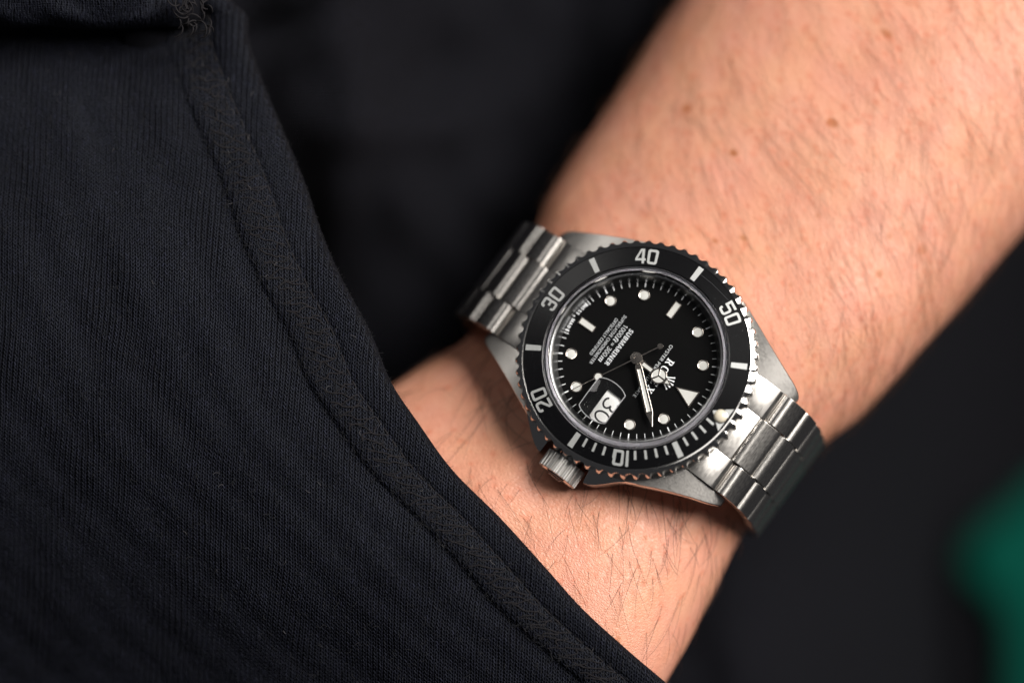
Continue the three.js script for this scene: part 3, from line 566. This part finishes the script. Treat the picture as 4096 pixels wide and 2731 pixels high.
hand('minute_hand', 40.8, 1.1, 'steel minute hand with a luminous strip', (g) => {
  const strip = [[-0.22, 1.9], [0.22, 1.9], [0.27, 9.2], [-0.27, 9.2]];
  mesh('blade', extrude([[-0.42, -0.3], [0.42, -0.3], [0.42, 0.9], [0.58, 1.5], [0.62, 9.3], [0.02, 11.85], [-0.02, 11.85], [-0.62, 9.3], [-0.58, 1.5], [-0.42, 0.9]], 0.16, 0.04, 2, [strip]), M_gold, g);
  mesh('lume', extrude(strip, 0.11, 0).translate(0, 0, 0.02), M_lume, g);
});
hand('second_hand', 118, 1.45, 'thin steel second hand with a luminous dot', (g) => {
  const hole = circle(0, 7.0, 0.56, 30);
  mesh('blade', extrude([[-0.1, -4.0], ...circle(0, -4.4, 0.5, 24, 120, 420), [0.1, -4.0], [0.1, 6.29], ...circle(0, 7.0, 0.74, 30, -81, 81), [0.075, 7.74], [0.05, 12.5], [-0.05, 12.5], [-0.075, 7.74], ...circle(0, 7.0, 0.74, 30, 99, 261), [-0.1, 6.29]], 0.1, 0.015, 1, [hole]), M_gold, g);
  mesh('lume', extrude(hole, 0.08, 0).translate(0, 0, 0.01), M_lume, g);
});
mesh('hand_cap', lathe([[1.05, 0.5], [1.05, 1.5], [0.98, 1.62], [0.3, 1.66], [0.28, 1.58], [0, 1.6]], 48), M_gold, watch);

// ---- ring between dial and crystal, the crystal, the date lens
mesh('inner_ring', lathe([[13.25, -0.05], [13.3, 0.25], [13.95, 1.95], [14.2, 2.0]], 160), new THREE.MeshPhysicalMaterial({ color: lin(0.42, 0.42, 0.42), metalness: 1, roughness: 0.28 }), watch).userData.label = 'steel ring between dial and crystal';
const M_pane = new THREE.MeshPhysicalMaterial({ color: lin(1, 1, 1), transmission: 1, thickness: 0, roughness: 0.0, ior: 1.45, specularIntensity: 0.6 });
const crystal = mesh('crystal', new THREE.CircleGeometry(14.45, 96).translate(0, 0, 3.12), M_pane, watch);
crystal.userData.label = 'flat clear watch crystal';
mesh('crystal_edge', lathe([[14.45, 3.12], [14.85, 3.10], [15.2, 2.85], [15.28, 2.5], [15.28, 1.9], [14.3, 1.9], [14.2, 2.1], [14.3, 2.7], [14.45, 3.12]], 160), new THREE.MeshPhysicalMaterial({ color: lin(0.97, 0.97, 1), transmission: 1, thickness: 0.5, roughness: 0.06, ior: 1.6 }), crystal).userData.label = 'bevelled clear rim of the crystal';
mesh('crystal_gasket', lathe([[14.15, 1.86], [15.3, 1.86], [15.34, 2.3]], 160), new THREE.MeshPhysicalMaterial({ color: lin(0.8, 0.78, 0.8), roughness: 0.35 }), crystal);
{
  const hx = 3.55, hy = 2.7, cx = 9.2, lensZ = (x, y) => 3.25 + 0.62 * Math.max(0, 1 - Math.pow(Math.hypot(x / 4.4, y / 4.2), 2));
  const lens = gridMesh(40, 40, (u, v) => { const y = (v * 2 - 1) * hy, half = 2.05 + (hx - 2.05) * Math.sqrt(Math.max(0, 1 - Math.pow(y / 3.05, 2))), x = (u * 2 - 1) * half; return V(cx + x, y, lensZ(x, y)); }, (u, v) => [u, v]);
  const wall = [], ring = []; for (let i = 0; i <= 40; i++) ring.push([i, 0]); for (let i = 1; i <= 40; i++) ring.push([40, i]); for (let i = 39; i >= 0; i--) ring.push([i, 40]); for (let i = 39; i >= 0; i--) ring.push([0, i]);
  const P = lens.attributes.position, pt = ([i, j]) => V(P.getX(j * 41 + i), P.getY(j * 41 + i), P.getZ(j * 41 + i));
  for (let k = 0; k < ring.length - 1; k++) { const a = pt(ring[k]), b = pt(ring[k + 1]), c = a.clone().setZ(3.125), d = b.clone().setZ(3.125); wall.push(a, c, b, b, c, d); }
  const wg = new THREE.BufferGeometry().setFromPoints(wall); wg.computeVertexNormals(); wg.setAttribute('uv', new THREE.Float32BufferAttribute(new Float32Array(wall.length * 2), 2));
  const foot = lens.clone(), F = foot.attributes.position; for (let i = 0; i < F.count; i++) F.setZ(i, 3.125); foot.index.array.reverse(); foot.computeVertexNormals();
  const dateLens = mesh('date_lens', merge([lens, wg, foot]), new THREE.MeshPhysicalMaterial({ color: lin(1, 1, 1), transmission: 1, thickness: 0.7, roughness: 0, ior: 1.62 }), crystal);
  mesh('lens_bevel', tube(ring.map(([i, j]) => { const p = V(P.getX(j * 41 + i), P.getY(j * 41 + i), P.getZ(j * 41 + i)); return p; }), 0.07, 6), new THREE.MeshPhysicalMaterial({ color: lin(0.9, 0.9, 0.92), transmission: 0.6, thickness: 0, roughness: 0.25, ior: 1.6 }), dateLens);
  dateLens.userData.label = 'raised clear magnifying lens over the date';
}

// ---- crown
{
  const pts = [], N = 26; for (let i = 0; i < N * 6; i++) { const f = i % 6 / 6, r = [3.62, 3.66, 3.62, 3.24, 3.2, 3.24][i % 6], a = i / (N * 6) * 2 * Math.PI; pts.push([r * Math.cos(a), r * Math.sin(a)]); }
  const place = (g) => g.rotateY(Math.PI / 2).translate(20.1, 0, -3.2);
  const crown = mesh('winding_crown', place(toCreasedNormals(extrude(pts, 3.1, 0.12, 2), 0.3)), new THREE.MeshPhysicalMaterial({ color: lin(0.66, 0.645, 0.62), metalness: 1, roughness: 0.42 }), watch);
  crown.userData.label = 'fluted steel winding crown between two guards';
  mesh('crown_face', place(lathe([[3.2, 3.02], [2.9, 3.32], [2.2, 3.42], [2.1, 3.36], [0, 3.36]], 64)), M_polished, crown);
  mesh('crown_tube', place(lathe([[2.6, -3.5], [2.6, 0.3]], 48)), M_polished, crown);
  const em = []; for (const k of [-2, -1, 0, 1, 2]) { const tx = k * 0.52, ty = 1.0 - Math.abs(k) * 0.18; em.push(extrude([[k * 0.22 - 0.11, -0.5], [k * 0.22 + 0.11, -0.5], [tx + 0.07, ty], [tx - 0.07, ty]], 0.16, 0.02), new THREE.SphereGeometry(0.17, 12, 8).translate(tx, ty + 0.06, 0.08)); }
  em.push(new THREE.TorusGeometry(0.62, 0.13, 8, 32).scale(1, 0.42, 1).translate(0, -0.75, 0.08));
  mesh('coronet_relief', place(merge(em).rotateZ(Math.PI / 2).translate(0, 0, 3.36)), M_bright, crown);
}

// ---- bracelet: solid end pieces, then rows of three links round the wrist
const brace = new THREE.Group(); brace.name = 'bracelet'; watch.add(brace); brace.userData.label = 'steel bracelet of three-piece links';
function linkUV(g) { const p = g.attributes.position, uv = []; for (let i = 0; i < p.count; i++) uv.push(p.getX(i) * K * 0.5, (p.getY(i) + p.getZ(i)) * K); g.setAttribute('uv', new THREE.Float32BufferAttribute(uv, 2)); return g; }
const COURSE_OF = [[20.2, -1.95, 0], [22.2, -2.5, 0], [24.9, -3.7, 0.15], [28.0, -6.4, 0.5], [30.2, -11.4, 0.8], [31.2, -18, 1], [31.4, -24, 1], [30.0, -31, 1], [26.2, -38, 1], [19, -43.5, 0.7], [8, -47, 0.3], [-0.5, -47.6, 0]];
const pathTo = (shift) => { const c = new THREE.CatmullRomCurve3(COURSE_OF.map(([y, z, k]) => V(0, y + shift * k, z)), false, 'centripetal'); c.arcLengthDivisions = 600; return c; };
const PITCH = 5.35;
const profile = (len, th, r) => roundedProfile(-len / 2, len / 2, -th, 0, [0.6, 0.6, r, r], 7);
function linkGeo(x0, x1, len, th, r) {               // profile in (along, out), drawn across x
  const g = extrude(profile(len, th, r), x1 - x0, 0.14, 2);   // x along, y out, z across
  const m = new THREE.Matrix4().makeBasis(V(0, 1, 0), V(0, 0, 1), V(1, 0, 0));
  g.applyMatrix4(m).translate(x0, 0, 0);
  return toCreasedNormals(linkUV(g), 0.35);
}
const LG = { side_a: linkGeo(4.32, 9.85, PITCH - 0.12, 2.3, 1.6), side_b: linkGeo(-9.85, -4.32, PITCH - 0.12, 2.3, 1.6), middle: linkGeo(-4.24, 4.24, PITCH - 0.12, 2.3, 1.6) };
for (const k of Object.keys(LG)) LG[k].scale(K, K, K);
for (const sgn of [1, -1]) {
  const flip = sgn < 0 ? Math.PI : 0, PATH = pathTo(sgn > 0 ? -1.3 : 3.0), LEN = PATH.getLength();
  const prof = (yEnd, lip) => [[15.6, -5.2], [yEnd - 0.9, -5.4], [yEnd - 0.1, -5.0], [yEnd, -4.3], ...(lip ? [[yEnd - 0.05, -3.75], [yEnd - 0.35, -3.15], [yEnd - 0.9, -2.65]] : [[yEnd, -2.62]]), [21.0, -2.22], [20.0, -1.82], [18.5, -1.5], [17, -1.35], [15.6, -1.3]];
  const piece = (name, x0, x1, yEnd, lip) => {
    let g = extrude(prof(yEnd, lip), x1 - x0, 0.07, 2).applyMatrix4(new THREE.Matrix4().makeBasis(V(0, 1, 0), V(0, 0, 1), V(1, 0, 0))).translate(x0, 0, 0);
    g = toCreasedNormals(linkUV(g), 0.5); if (flip) g.rotateZ(flip);
    return mesh(name, g, M_brushed, brace);
  };
  piece('end_piece', -9.85, -4.28, 22.9, true); piece('end_piece', 4.28, 9.85, 22.9, true); piece('end_piece', -4.22, 4.22, 21.85, false);
  const put = (kind, s) => {
    if (s > LEN - PITCH * 0.4) return;
    const t = PATH.getUtoTmapping(0, s), p = PATH.getPoint(t), d = PATH.getTangent(t), n = V(0, -d.z, d.y);
    const m = new THREE.Mesh(LG[kind], kind === 'middle' && s < 12 && sgn > 0 ? M_scratched : M_link); m.name = 'link'; m.castShadow = m.receiveShadow = true;
    const M4 = new THREE.Matrix4().makeBasis(V(1, 0, 0), d, n).setPosition(p.clone().multiplyScalar(K));
    if (flip) M4.premultiply(new THREE.Matrix4().makeRotationZ(flip));
    M4.decompose(m.position, m.quaternion, m.scale); brace.add(m);
  };
  for (let k = 0; k < 24; k++) { put('middle', 1.75 + PITCH / 2 + 0.06 + k * PITCH); put('side_a', 3.35 + PITCH / 2 + k * PITCH); put('side_b', 3.35 + PITCH / 2 + k * PITCH); }
}

renderer.render(scene, camera);
